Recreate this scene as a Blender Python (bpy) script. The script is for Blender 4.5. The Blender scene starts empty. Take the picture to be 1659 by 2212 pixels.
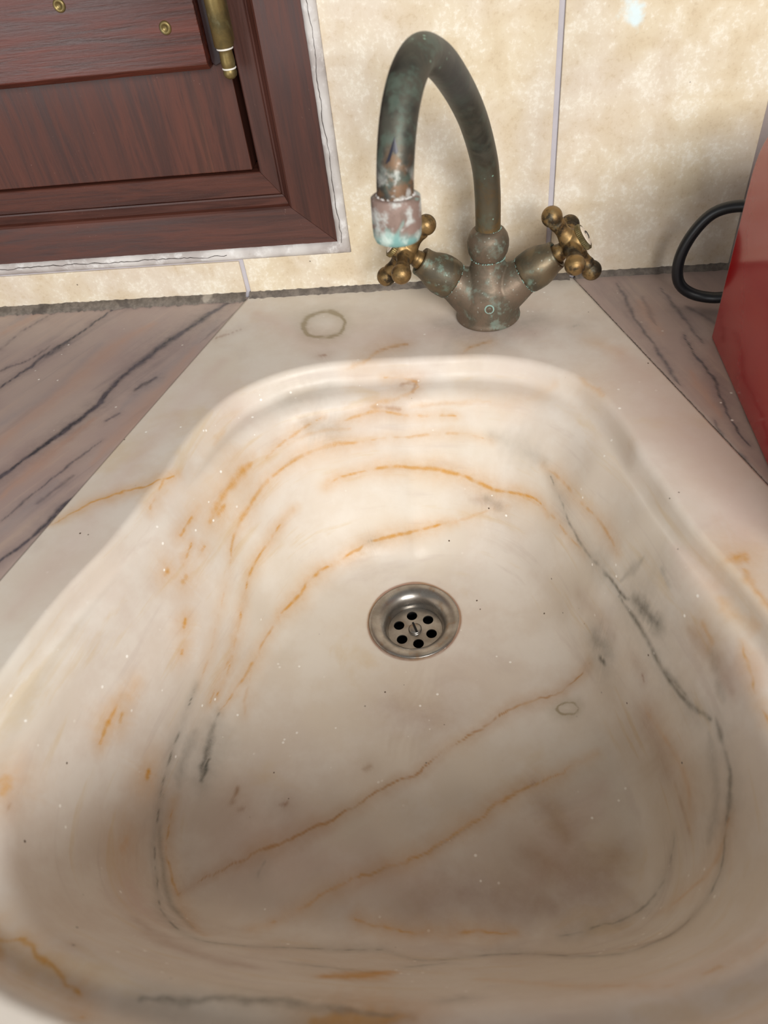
import bpy, bmesh, math, random
import numpy as np
from mathutils import Matrix, Vector

S = bpy.context.scene
COL = S.collection
random.seed(4)
RNG = np.random.default_rng(4)

# ------------------------------------------------------------------ camera
# world frame in metres: x along the back wall, y = 0 the face of the wall tiles (towards the viewer is -y), z = 0 the counter top
cam = bpy.data.cameras.new('camera'); cam_o = bpy.data.objects.new('camera', cam); COL.objects.link(cam_o)
cam.sensor_fit = 'HORIZONTAL'; cam.sensor_width = 36.0; cam.lens = 36.0 * 1600.0 / 1659.0
cam.clip_start = .01
right, down, fwd = (Vector(v) for v in ((0.992667, 0.065977, -0.101284), (-0.023596, -0.716016, -0.697685), (-0.118552, 0.694959, -0.709209)))
cam_o.matrix_world = Matrix(((right.x, -down.x, -fwd.x, -0.015719), (right.y, -down.y, -fwd.y, -0.566991), (right.z, -down.z, -fwd.z, 0.310000), (0, 0, 0, 1)))
cam.dof.use_dof = True; cam.dof.focus_distance = .56; cam.dof.aperture_fstop = 34.7 / 2.6
S.camera = cam_o

# ------------------------------------------------------------------ light
w = bpy.data.worlds.new('room_light'); S.world = w; w.use_nodes = True
bg = w.node_tree.nodes['Background']; bg.inputs[0].default_value = (1.0, .98, .95, 1); bg.inputs[1].default_value = .24
def area(name, loc, target, sx, sy, power, col):
    l = bpy.data.lights.new(name, 'AREA'); l.shape = 'RECTANGLE'; l.size = sx; l.size_y = sy; l.energy = power; l.color = col
    o = bpy.data.objects.new(name, l); COL.objects.link(o); o.location = loc
    o.rotation_euler = (Vector(target) - Vector(loc)).to_track_quat('-Z', 'Y').to_euler()
    return o
area('daylight_window', (.58, -2.1, .98), (-.05, -.15, 0), 1.0, .9, 57, (1, .98, .95))
area('daylight_doorway', (-1.35, -2.1, .10), (-.2, 0, .1), .7, 1.6, 15, (.97, .98, 1))
S.view_settings.view_transform = 'Standard'; S.view_settings.look = 'None'; S.view_settings.gamma = 1.0
S.view_settings.use_curve_mapping = False
S.view_settings.exposure = 0.0

# ------------------------------------------------------------------ helpers
def lin(r, g, b):
    f = lambda c: (c / 255 / 12.92) if c / 255 <= .04045 else ((c / 255 + .055) / 1.055) ** 2.4
    return (f(r), f(g), f(b), 1)
def link(o, parent=None):
    COL.objects.link(o)
    if parent is not None: o.parent = parent
    return o
def mesh_obj(name, verts, faces, mat, parent=None, smooth=True):
    me = bpy.data.meshes.new(name)
    me.from_pydata([tuple(map(float, v)) for v in verts], [], faces)
    me.validate(); me.materials.append(mat)
    if smooth: me.polygons.foreach_set('use_smooth', [True] * len(me.polygons))
    bm = bmesh.new(); bm.from_mesh(me); bmesh.ops.recalc_face_normals(bm, faces=bm.faces); bm.to_mesh(me); bm.free()
    return link(bpy.data.objects.new(name, me), parent)
def quad_mesh(name, V, Q, mat, parent=None):
    """big quad mesh from numpy arrays"""
    me = bpy.data.meshes.new(name); n = len(Q)
    me.vertices.add(len(V)); me.vertices.foreach_set('co', V.astype(np.float32).ravel())
    me.loops.add(n * 4); me.loops.foreach_set('vertex_index', Q.astype(np.int32).ravel())
    me.polygons.add(n); me.polygons.foreach_set('loop_start', np.arange(0, n * 4, 4, dtype=np.int32))
    me.polygons.foreach_set('loop_total', np.full(n, 4, dtype=np.int32))
    me.update(); me.validate(); me.materials.append(mat)
    me.polygons.foreach_set('use_smooth', [True] * n)
    return link(bpy.data.objects.new(name, me), parent)
def empty(name, loc=(0, 0, 0)):
    o = bpy.data.objects.new(name, None); o.location = loc; o.empty_display_size = .02
    return link(o)
def tag(o, label, cat, group=None):
    o['label'] = label; o['category'] = cat
    if group: o['group'] = group
    return o
def struct(o, label=None):
    o['kind'] = 'structure'
    if label: o['label'] = label
    return o
def lathe_data(prof, n=48, mat=Matrix()):
    """prof: list of (radius, height); returns verts, faces; closed at r = 0"""
    V, F, rings = [], [], []
    for r, h in prof:
        if r < 1e-7:
            rings.append([len(V)]); V.append(mat @ Vector((0, 0, h)))
        else:
            rings.append(list(range(len(V), len(V) + n)))
            V += [mat @ Vector((r * math.cos(2 * math.pi * k / n), r * math.sin(2 * math.pi * k / n), h)) for k in range(n)]
    for a, b in zip(rings, rings[1:]):
        for k in range(n):
            k2 = (k + 1) % n
            if len(a) == 1 and len(b) == 1: continue
            if len(a) == 1: F.append((a[0], b[k], b[k2]))
            elif len(b) == 1: F.append((a[k], b[0], a[k2]))
            else: F.append((a[k], b[k], b[k2], a[k2]))
    return V, F
def lathe(name, prof, mat, parent=None, n=48, m=Matrix()):
    V, F = lathe_data(prof, n, m)
    return mesh_obj(name, V, F, mat, parent)
def axis_matrix(origin, axis):
    """z of the lathe along axis"""
    return Matrix.Translation(Vector(origin)) @ Vector(axis).to_track_quat('Z', 'Y').to_matrix().to_4x4()
def fuse(name, chunks, mat, parent, voxel, smooth=3):
    """several overlapping solids welded to one continuous skin"""
    V, F = [], []
    for v, f in chunks:
        o = len(V); V += v; F += [tuple(i + o for i in q) for q in f]
    ob = mesh_obj(name, V, F, mat, parent)
    r = ob.modifiers.new('weld', 'REMESH'); r.mode = 'VOXEL'; r.voxel_size = voxel; r.use_smooth_shade = True
    s = ob.modifiers.new('soften', 'SMOOTH'); s.factor = .5; s.iterations = smooth
    return ob
def catmull(pts, step):
    P = np.array(pts, float)
    if len(P) < 3:
        n = max(2, int(np.linalg.norm(P[-1] - P[0]) / step) + 1)
        return P[0] + (P[-1] - P[0]) * np.linspace(0, 1, n)[:, None]
    Q = np.concatenate([[2 * P[0] - P[1]], P, [2 * P[-1] - P[-2]]]); out = []
    for i in range(1, len(Q) - 2):
        a, b, c, d = Q[i - 1:i + 3]; n = max(2, int(np.linalg.norm(c - b) / step) + 1)
        for t in np.linspace(0, 1, n, endpoint=False):
            out.append(.5 * (2 * b + (c - a) * t + (2 * a - 5 * b + 4 * c - d) * t * t + (3 * b - a - 3 * c + d) * t ** 3))
    out.append(P[-1]); return np.array(out)
def sweep_data(path, radii, n=28, caps=True):
    P = [Vector(p) for p in path]; V, F = [], []
    t0 = (P[1] - P[0]).normalized(); ref = Vector((0, 0, 1)) if abs(t0.z) < .8 else Vector((1, 0, 0))
    u = (ref - t0 * ref.dot(t0)).normalized()
    for i, p in enumerate(P):
        t = (P[min(i + 1, len(P) - 1)] - P[max(i - 1, 0)]).normalized()
        u = (u - t * u.dot(t)).normalized(); v = t.cross(u)
        r = radii[i] if hasattr(radii, '__len__') else radii
        V += [p + (u * math.cos(2 * math.pi * k / n) + v * math.sin(2 * math.pi * k / n)) * r for k in range(n)]
    for i in range(len(P) - 1):
        for k in range(n):
            F.append((i * n + k, i * n + (k + 1) % n, (i + 1) * n + (k + 1) % n, (i + 1) * n + k))
    if caps: F.append(tuple(range(n))[::-1]); F.append(tuple(range((len(P) - 1) * n, len(P) * n)))
    return V, F
def prism(name, poly, y0, y1, mat, parent=None, bevel=0.0):
    """polygon in the wall plane (x, z), front face at y0, back at y1"""
    n = len(poly)
    V = [(x, y0, z) for x, z in poly] + [(x, y1, z) for x, z in poly]
    F = [tuple(range(n))[::-1], tuple(range(n, 2 * n))] + [(k, (k + 1) % n, n + (k + 1) % n, n + k) for k in range(n)]
    o = mesh_obj(name, V, F, mat, parent, smooth=False)
    if bevel:
        b = o.modifiers.new('edge', 'BEVEL'); b.width = bevel; b.segments = 2; b.limit_method = 'ANGLE'
    return o
def rect(x0, x1, z0, z1): return [(x0, z0), (x1, z0), (x1, z1), (x0, z1)]

# ------------------------------------------------------------------ material helpers
class Mat:
    def __init__(s, name):
        s.m = bpy.data.materials.new(name); s.m.use_nodes = True; s.t = s.m.node_tree; s.n = s.t.nodes
        s.b = s.n['Principled BSDF']; s.co = s.n.new('ShaderNodeTexCoord').outputs['Object']
    def put(s, sock, v):
        if hasattr(v, 'is_output') or hasattr(v, 'links'): s.t.links.new(v, sock)
        else: sock.default_value = v
    def noise(s, scale, detail=4, rough=.55, vec=None, dist=0.0, col=False):
        n = s.n.new('ShaderNodeTexNoise'); n.inputs['Scale'].default_value = scale; n.inputs['Detail'].default_value = detail
        n.inputs['Roughness'].default_value = rough; n.inputs['Distortion'].default_value = dist
        s.t.links.new(vec or s.co, n.inputs['Vector']); return n.outputs['Color' if col else 'Fac']
    def stretch(s, sc, rot=(0, 0, 0), loc=(0, 0, 0)):
        n = s.n.new('ShaderNodeMapping'); n.inputs['Scale'].default_value = sc; n.inputs['Rotation'].default_value = rot; n.inputs['Location'].default_value = loc
        s.t.links.new(s.co, n.inputs['Vector']); return n.outputs[0]
    def voro(s, scale, feat='F1', vec=None, out='Distance'):
        n = s.n.new('ShaderNodeTexVoronoi'); n.feature = feat; n.inputs['Scale'].default_value = scale
        s.t.links.new(vec or s.co, n.inputs['Vector']); return n.outputs[out]
    def rng(s, v, a, b, c=0.0, d=1.0, smooth=True):
        n = s.n.new('ShaderNodeMapRange'); n.interpolation_type = 'SMOOTHSTEP' if smooth else 'LINEAR'
        s.put(n.inputs[0], v); n.inputs[1].default_value = a; n.inputs[2].default_value = b; n.inputs[3].default_value = c; n.inputs[4].default_value = d
        return n.outputs[0]
    def op(s, kind, a, b=0.0):
        n = s.n.new('ShaderNodeMath'); n.operation = kind; s.put(n.inputs[0], a); s.put(n.inputs[1], b); return n.outputs[0]
    def mix(s, f, a, b):
        n = s.n.new('ShaderNodeMix'); n.data_type = 'RGBA'; s.put(n.inputs[0], f); s.put(n.inputs[6], a); s.put(n.inputs[7], b); return n.outputs[2]
    def attr(s, name):
        n = s.n.new('ShaderNodeAttribute'); n.attribute_name = name; return n.outputs['Fac']
    def xyz(s, i):
        n = s.n.new('ShaderNodeSeparateXYZ'); s.t.links.new(s.co, n.inputs[0]); return n.outputs[i]
    def bump(s, h, strength=.3, dist=.001):
        n = s.n.new('ShaderNodeBump'); n.inputs['Strength'].default_value = strength; n.inputs['Distance'].default_value = dist
        s.t.links.new(h, n.inputs['Height']); s.t.links.new(n.outputs[0], s.b.inputs['Normal'])
    def out(s, color, rough=.5, metal=0.0, coat=0.0, spec=None):
        s.put(s.b.inputs['Base Color'], color); s.put(s.b.inputs['Roughness'], rough); s.put(s.b.inputs['Metallic'], metal)
        s.b.inputs['Coat Weight'].default_value = coat; s.b.inputs['Coat Roughness'].default_value = .15
        if spec is not None: s.b.inputs['Specular IOR Level'].default_value = spec
        return s.m

# ------------------------------------------------------------------ materials
def tile_material():
    k = Mat('travertine_look_tile')
    big = k.noise(9, 3); mid = k.noise(40, 4, .55, dist=.3); fine = k.noise(300, 5, .7)
    c = k.mix(k.rng(big, .36, .64), lin(214, 199, 171), lin(213, 200, 182))
    c = k.mix(k.rng(mid, .42, .72, 0, .45), c, lin(230, 223, 206))
    c = k.mix(k.rng(mid, .52, .28, 0, .45), c, lin(200, 180, 148))
    c = k.mix(k.rng(k.op('ADD', fine, k.rng(mid, .3, .7, -.10, .10)), .52, .70, 0, .55), c, lin(238, 233, 220))
    c = k.mix(k.rng(k.op('ADD', fine, k.rng(mid, .3, .7, -.08, .08)), .44, .30, 0, .5), c, lin(192, 172, 142))
    # a smear of pale blue paint
    n = k.n.new('ShaderNodeVectorMath'); n.operation = 'DISTANCE'; k.t.links.new(k.co, n.inputs[0]); n.inputs[1].default_value = (.094, 0, .183)
    d = k.op('ADD', n.outputs['Value'], k.op('MULTIPLY', k.op('SUBTRACT', k.noise(60, 4), .5), .05))
    c = k.mix(k.rng(d, .010, .0, 0, .9), c, lin(214, 232, 236))
    # a few dark flecks
    c = k.mix(k.rng(k.voro(34), .030, .018, 0, .8), c, lin(70, 52, 40))
    k.bump(k.op('ADD', mid, k.op('MULTIPLY', fine, .5)), .25, .0008)
    return k.out(c, k.rng(mid, .3, .7, .36, .5), spec=.4)
def grout_material():
    k = Mat('grey_grout_and_paint'); n = k.noise(90, 5)
    k.bump(n, .3, .0008)
    return k.out(k.mix(n, lin(172, 168, 174), lin(194, 190, 196)), .8)
def plaster_material():
    k = Mat('grey_plaster_bead'); n = k.noise(70, 6, .65); m = k.noise(22, 3)
    c = k.mix(k.rng(m, .35, .65), lin(206, 202, 198), lin(172, 164, 160)); c = k.mix(k.rng(n, .5, .72), c, lin(226, 224, 222))
    c = k.mix(k.rng(n, .40, .26, 0, .5), c, lin(150, 138, 128))
    k.bump(n, .5, .001)
    return k.out(c, .75)
def gunk_material():
    k = Mat('dirty_joint_filler'); n = k.noise(140, 6, .7); m = k.noise(40, 4)
    c = k.mix(k.rng(n, .35, .65), lin(96, 88, 80), lin(124, 114, 104)); c = k.mix(k.rng(m, .60, .70, 0, .7), c, lin(176, 166, 152))
    c = k.mix(k.rng(m, .42, .32, 0, .6), c, lin(66, 58, 54))
    k.bump(n, .8, .0015)
    return k.out(c, .8)
def wood_material(name, vertical, red=0.5, gloss=.40, bump=.12):
    k = Mat(name)
    v = k.stretch((1, 1, .07) if vertical else (.07, 1, 1)); g = k.noise(120, 6, .7, v, dist=.8); p = k.noise(520, 4, .65, v); b = k.noise(16, 5, .6, v, dist=.6)
    c = k.mix(k.rng(g, .32, .68), lin(58, 29, 21), lin(82 + 10 * red, 45, 32))
    c = k.mix(k.rng(b, .42, .7, 0, .5), c, lin(52, 27, 22)); c = k.mix(k.rng(b, .44, .3, 0, .4), c, lin(100, 60, 40))
    c = k.mix(k.rng(p, .42, .28, 0, .45), c, lin(44, 20, 18))
    dust = k.noise(420, 4, .7); c = k.mix(k.op('MULTIPLY', k.rng(dust, .64, .76, 0, .4), k.rng(k.noise(17, 2), .5, .66)), c, lin(170, 146, 136))
    k.bump(k.op('ADD', p, g), bump, .0012)
    return k.out(c, k.rng(g, .3, .7, gloss, gloss + .16), coat=.12)
def bronze_material(name, base, dark, green, gold=None, gamt=.35, metal=.55, rough=.5, crust=0.0, lo=.36, hi=.64):
    k = Mat(name); n = k.noise(55, 5, .6, dist=.5); f = k.noise(330, 4, .65); m = k.noise(120, 5, .65)
    c = k.mix(k.rng(n, lo, hi), base, dark)
    if gold: c = k.mix(k.rng(k.op('ADD', k.noise(70, 4, .6, k.stretch((1, 1, 1), loc=(2, 5, 1))), k.op('MULTIPLY', f, .3)), .62, .74, 0, .85), c, gold)
    gm = k.op('MULTIPLY', k.rng(m, .50, .66), k.rng(n, .38, .60))
    c = k.mix(k.op('MULTIPLY', gm, gamt), c, green)
    c = k.mix(k.rng(k.voro(230), .17, .08, 0, crust), c, lin(196, 206, 196))
    k.bump(k.op('ADD', f, m), .22, .0006)
    return k.out(c, k.rng(n, .3, .7, rough, rough + .15), k.rng(gm, 0, 1, metal, .15))
def spout_material():
    k = Mat('verdigris_spout'); n = k.noise(60, 5, .6, dist=.6); f = k.noise(300, 4, .65); L = k.attr('along')
    Lw = k.op('ADD', L, k.op('MULTIPLY', k.op('SUBTRACT', n, .5), .10))
    c = k.mix(k.rng(n, .36, .64), lin(66, 66, 60), lin(90, 88, 78))
    c = k.mix(k.rng(L, .0, .28, .9, 0), c, k.mix(k.rng(n, .4, .6), lin(120, 96, 60), lin(92, 82, 62)))
    c = k.mix(k.op('MULTIPLY', k.rng(Lw, .40, .52), k.rng(Lw, .78, .62)), c, lin(88, 90, 88))
    g = k.op('MULTIPLY', k.rng(k.noise(85, 5, .65), .46, .62), k.rng(Lw, .60, .74, .25, .55))
    c = k.mix(g, c, lin(78, 98, 86))
    c = k.mix(k.op('MULTIPLY', k.rng(Lw, .90, .935), k.rng(k.noise(110, 4), .44, .58)), c, lin(118, 92, 70))
    c = k.mix(k.op('MULTIPLY', k.rng(Lw, .90, .97), k.rng(k.noise(80, 4, .6, k.stretch((1, 1, 1), loc=(3, 1, 2))), .50, .60)), c, lin(190, 190, 184))
    c = k.mix(k.op('MULTIPLY', k.rng(k.voro(200), .18, .07), k.rng(k.noise(30, 2), .55, .62)), c, lin(150, 190, 172))
    k.bump(k.op('ADD', f, n), .2, .0006)
    return k.out(c, k.rng(n, .3, .7, .42, .56), k.rng(g, 0, .8, .55, .1))
def scale_material():
    k = Mat('limescaled_aerator'); n = k.noise(70, 5, .6, dist=.7); m = k.noise(95, 4, .6, k.stretch((1, 1, 1), loc=(5, 2, 7))); z = k.xyz(2)
    c = k.mix(k.rng(n, .40, .56), lin(122, 102, 92), lin(140, 118, 108)); c = k.mix(k.rng(m, .48, .64, 0, .8), c, lin(200, 206, 202))
    zz = k.op('ADD', z, k.op('MULTIPLY', k.op('SUBTRACT', n, .5), .012))
    c = k.mix(k.rng(zz, -.0045, -.0095, 0, .95), c, k.mix(k.rng(m, .42, .58), lin(120, 166, 162), lin(196, 214, 206)))
    c = k.mix(k.op('MULTIPLY', k.rng(n, .44, .34), .6), c, lin(128, 164, 156))
    k.bump(k.op('ADD', n, m), .5, .001)
    return k.out(c, .62, .1)
def marble_material():
    k = Mat('veined_marble'); n = k.noise(6, 4); m = k.noise(24, 5, .6); f = k.noise(160, 4, .7); ff = k.noise(60, 5, .7, dist=.5)
    c = k.mix(k.rng(n, .35, .65), lin(217, 207, 192), lin(209, 196, 184)); c = k.mix(k.rng(m, .40, .66, 0, .5), c, lin(227, 222, 212))
    bands = k.noise(13, 5, .6, k.stretch((1, 1, 8)), dist=.4)           # bedding of the stone, cut through by the bowl
    c = k.mix(k.rng(bands, .56, .72, 0, .38), c, lin(206, 180, 134)); c = k.mix(k.rng(bands, .44, .28, 0, .35), c, lin(196, 182, 172))
    def vein(name, col, lo, hi, amt, nz=.55):
        nonlocal c
        a = k.attr(name); q = k.op('MULTIPLY', a, k.op('ADD', 1.0, k.op('MULTIPLY', k.op('ADD', f, k.op('SUBTRACT', ff, 1.0)), nz * 1.5)))
        c = k.mix(k.op('MULTIPLY', k.rng(q, lo, hi, 0, 1, False), amt), c, col)
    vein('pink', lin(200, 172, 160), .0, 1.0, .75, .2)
    vein('brown', k.mix(k.rng(m, .4, .6), lin(150, 112, 76), lin(150, 112, 92)), .0, .75, .85, .5)
    vein('orange', k.mix(k.rng(ff, .38, .62), lin(204, 146, 54), lin(198, 152, 90)), .02, .85, .95, .8)
    vein('grey', k.mix(k.rng(ff, .36, .6), lin(84, 84, 76), lin(126, 120, 108)), .02, .9, .95, .8)
    vein('ring', lin(142, 126, 92), .05, .7, .75, .4)
    sp = k.rng(k.voro(95), .11, .06); c = k.mix(k.op('MULTIPLY', sp, k.rng(k.noise(14, 2), .50, .60)), c, lin(246, 242, 234))
    sd = k.rng(k.voro(62, vec=k.stretch((1, 1, 1), loc=(.3, .2, 0))), .055, .03); c = k.mix(k.op('MULTIPLY', sd, k.rng(k.noise(10, 2), .48, .58)), c, lin(84, 64, 48))
    k.bump(k.op('ADD', f, k.op('MULTIPLY', k.attr('grey'), -2.0)), .10, .0006)
    return k.out(c, k.rng(f, .3, .7, .40, .50), spec=.4)
def counter_material(name, angle):
    k = Mat(name); v0 = k.stretch((1, 1, 1), (0, 0, -angle)); m_ = k.n.new('ShaderNodeMapping'); m_.inputs['Scale'].default_value = (.09, 1, 1); k.t.links.new(v0, m_.inputs['Vector']); v = m_.outputs[0]; st = k.noise(70, 5, .6, v, dist=.4); n = k.noise(8, 4); f = k.noise(170, 5, .7); ff = k.noise(70, 5, .7, dist=.8)
    c = k.mix(k.rng(n, .35, .65), lin(180, 162, 152), lin(168, 148, 142))
    c = k.mix(k.rng(st, .52, .74, 0, .5), c, lin(138, 126, 124)); c = k.mix(k.rng(st, .46, .30, 0, .5), c, lin(190, 168, 152))
    def vein(name, col, lo, hi, amt, nz=.8):
        nonlocal c
        a = k.attr(name); q = k.op('MULTIPLY', a, k.op('ADD', 1.0, k.op('MULTIPLY', k.op('ADD', f, k.op('SUBTRACT', ff, 1.0)), nz * 1.5)))
        c = k.mix(k.op('MULTIPLY', k.rng(q, lo, hi, 0, 1, False), amt), c, col)
    vein('tan', lin(184, 148, 128), .05, .9, .8, .5)
    vein('haze', lin(150, 142, 142), .05, .9, .8, .5)
    vein('dark', k.mix(k.rng(ff, .36, .6), lin(52, 54, 60), lin(92, 86, 92)), .06, .7, .95, .9)
    sp = k.rng(k.voro(80), .09, .05); c = k.mix(k.op('MULTIPLY', sp, k.rng(k.noise(14, 2), .52, .6)), c, lin(236, 230, 222))
    k.bump(f, .08, .0006)
    return k.out(c, k.rng(f, .3, .7, .30, .42), spec=.45)
def plain(name, col, rough=.5, metal=0.0, coat=0.0, nz=.12, scale=120):
    k = Mat(name); n = k.noise(scale, 4)
    d = tuple(x * (1 - nz) for x in col[:3]) + (1,); l = tuple(min(1, x * (1 + nz)) for x in col[:3]) + (1,)
    return k.out(k.mix(n, d, l), rough, metal, coat)
def steel_material():
    k = Mat('worn_steel'); n = k.noise(60, 4); f = k.noise(400, 3)
    c = k.mix(k.rng(n, .35, .65), lin(168, 164, 158), lin(140, 134, 126)); c = k.mix(k.rng(k.noise(110, 5, .65), .56, .68, 0, .5), c, lin(150, 118, 88))
    k.bump(f, .06, .0004)
    return k.out(c, k.rng(n, .3, .7, .26, .4), .9)
M = dict(rail_shade=plain('rail_end_shade', lin(36, 16, 18), .4), paint=plain('grey_mauve_paint', lin(150, 138, 134), .7), tile=tile_material(), grout=grout_material(), plaster=plaster_material(), gunk=gunk_material(),
    wood_v=wood_material('mahogany_upright', True), wood_h=wood_material('mahogany_level', False), wood_rail=wood_material('varnished_rail', False, 1.6, .24, .3),
    bronze=bronze_material('aged_bronze', lin(116, 100, 84), lin(94, 86, 72), lin(120, 146, 134), None, .45, .5, .46, .22),
    valve=bronze_material('aged_bronze_valve', lin(110, 96, 74), lin(84, 78, 64), lin(112, 144, 130), None, .55, .55, .40, .25),
    brass=bronze_material('worn_brass', lin(128, 104, 68), lin(64, 56, 44), lin(70, 74, 60), lin(154, 126, 82), .5, .8, .42, 0, .38, .60),
    hinge=bronze_material('hinge_brass', lin(138, 120, 76), lin(100, 90, 60), lin(90, 96, 78), None, .3, .7, .38, 0),
    spout=spout_material(), scale=scale_material(), marble=marble_material(), counter=counter_material('streaked_counter_marble', math.radians(60)), counter_right=counter_material('brown_counter_marble', math.radians(106)), steel=steel_material(),
    black=plain('dark_void', lin(14, 12, 12), .9), rubber=plain('black_cord_rubber', lin(20, 22, 26), .38),
    red=plain('gloss_red_enamel', lin(160, 8, 14), .10, 0, .5, .04), grey=plain('grey_plastic', lin(120, 112, 110), .5),
    porcelain=plain('cream_porcelain', lin(226, 214, 196), .25), ink=plain('black_ink', lin(30, 26, 24), .5),
    crust=plain('verdigris_crust', lin(138, 170, 160), .8, 0, 0, .35, 600), crack=plain('crack_dark', lin(58, 48, 44), .9), white=plain('white_filler', lin(226, 222, 214), .7))

# ------------------------------------------------------------------ stains, veins and broad tints, with one painted ledge shade (mm: width, strength, course)
BROWN = [  # fine veins and spots, plus broad brown tints over the bowl floor
    (2.73, 0.6, [(-172.9,-375.9,-149.8),(-172.1,-365.2,-149.8)]),
    (2.97, 0.6, [(-166.3,-379.7,-149.7),(-163.1,-377.6,-150.2)]),
    (2.37, 0.6, [(-142.5,-375.8,-150.6),(-140.4,-375.7,-150.7)]),
    (3.97, 0.5, [(-90.6,-351.1,-152.3),(-88.1,-348.1,-152.6)]),
    (1.56, 0.5, [(-239.1,-434.6,-21.8),(-239.4,-432.6,-22.4)]),
    (0.77, 0.5, [(-187.2,-489.3,-21.9),(-184.9,-490.1,-21.9)]),
    (0.89, 0.75, [(-194.2,-431.9,-142.4),(-178.5,-421.8,-148.2),(-155.5,-408.7,-149),(-134.2,-398.1,-150),(-112.6,-386,-150.5),(-104.4,-380.7,-150.8),(-95.9,-376.6,-151.1),(-70.4,-360.7,-151.7),(-49.9,-347.5,-152.3),(-31.8,-333.9,-153.1),(-13.2,-320.1,-153.5),(6.1,-306.3,-153.1),(31.6,-296.9,-150.7),(51.1,-285.4,-145.5),(60.8,-283.8,-130.7)]),
    (0.83, 0.4, [(-101.7,-426.7,-148.7),(-86.2,-417.1,-149.2),(-48.3,-402.5,-149.9),(-14.6,-379.1,-150.8),(14.9,-359.1,-151.4)]),
    (28.72, 0.3, [(-73.8,-304.5,-154.4),(-47.8,-311.5,-154.2)]),
    (31.78, 0.4, [(14.5,-403.3,-149.7),(39.6,-415.7,-148.5),(62.1,-402.4,-148.3)]),
    (23.82, 0.35, [(-52.7,-431.3,-148.4),(-13.1,-425,-148.5),(25.2,-431,-148.1)]),
    (16.63, 0.35, [(28,-372.4,-150.5),(34.6,-389.4,-149.7)]),
    (15.89, 0.3, [(85.1,-339.7,-106),(91.1,-366.9,-109.2)]),
    (9.58, 0.35, [(100.7,-320.6,-39),(107.1,-344.9,-33.3),(110.8,-361.6,-32.5)]),
    (7.09, 0.35, [(-12.1,-156.8,-97.8),(5.3,-162.8,-97.4)]),
    (13.27, 0.2, [(55.6,-243.2,-104.2),(73,-287.2,-96)]),
    (2.1, 0.8, [(-127.8,-96.7,-0.2),(-124.5,-94.6,-0.2)]),
    (1.5, 0.55, [(-215.2,-63.3,-0.2),(-198.6,-51.3,-0.2)]),
    (2.8, 0.6, [(-82.1,-94.5,-0.2),(-61.6,-85.2,-0.2)]),
    (2.06, 0.4, [(-16.5,-95.4,-0.2),(0.7,-88.4,-0.2)]),
    (3.09, 0.55, [(-64.8,-117.9,-15.9),(-54.6,-114.3,-14.9),(-57.8,-124.4,-17.8)]),
    (2.74, 0.55, [(-87.5,-129.6,-25.1),(-68.5,-131.5,-26.3)]),
    (0.98, 0.7, [(81,-306.4,-90.4),(83.1,-315.7,-91.1),(84.2,-318.2,-92.3)]),
    (8.36, 0.3, [(-85.9,-488.4,-64.3),(-74.7,-485.5,-71.7),(-59.4,-480.6,-84.1)]),
    (6.92, 0.5, [(-77.1,-512.9,-17.5),(-61.5,-511.3,-18),(-44.2,-510.4,-18.6)]),
    (3.4, 0.3, [(83.5,-450.7,-84.1),(67,-461.7,-85.6),(42.1,-461.9,-108.4),(-2.1,-458.8,-132.5)]),
    (1.18, 0.7, [(15.9,-357.5,-151.5),(18,-355.9,-151.6)]),
    (1.35, 0.7, [(103.8,-413.7,-64),(103.1,-416.3,-68.7)]),
    (2.95, 0.4, [(93.6,-376.7,-105.6),(94.7,-405.2,-104.1)]),
    (12.93, 0.3, [(-187.7,-463.3,-86.6),(-149,-480.4,-69),(-116.9,-485,-67.7)]),
]
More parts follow.
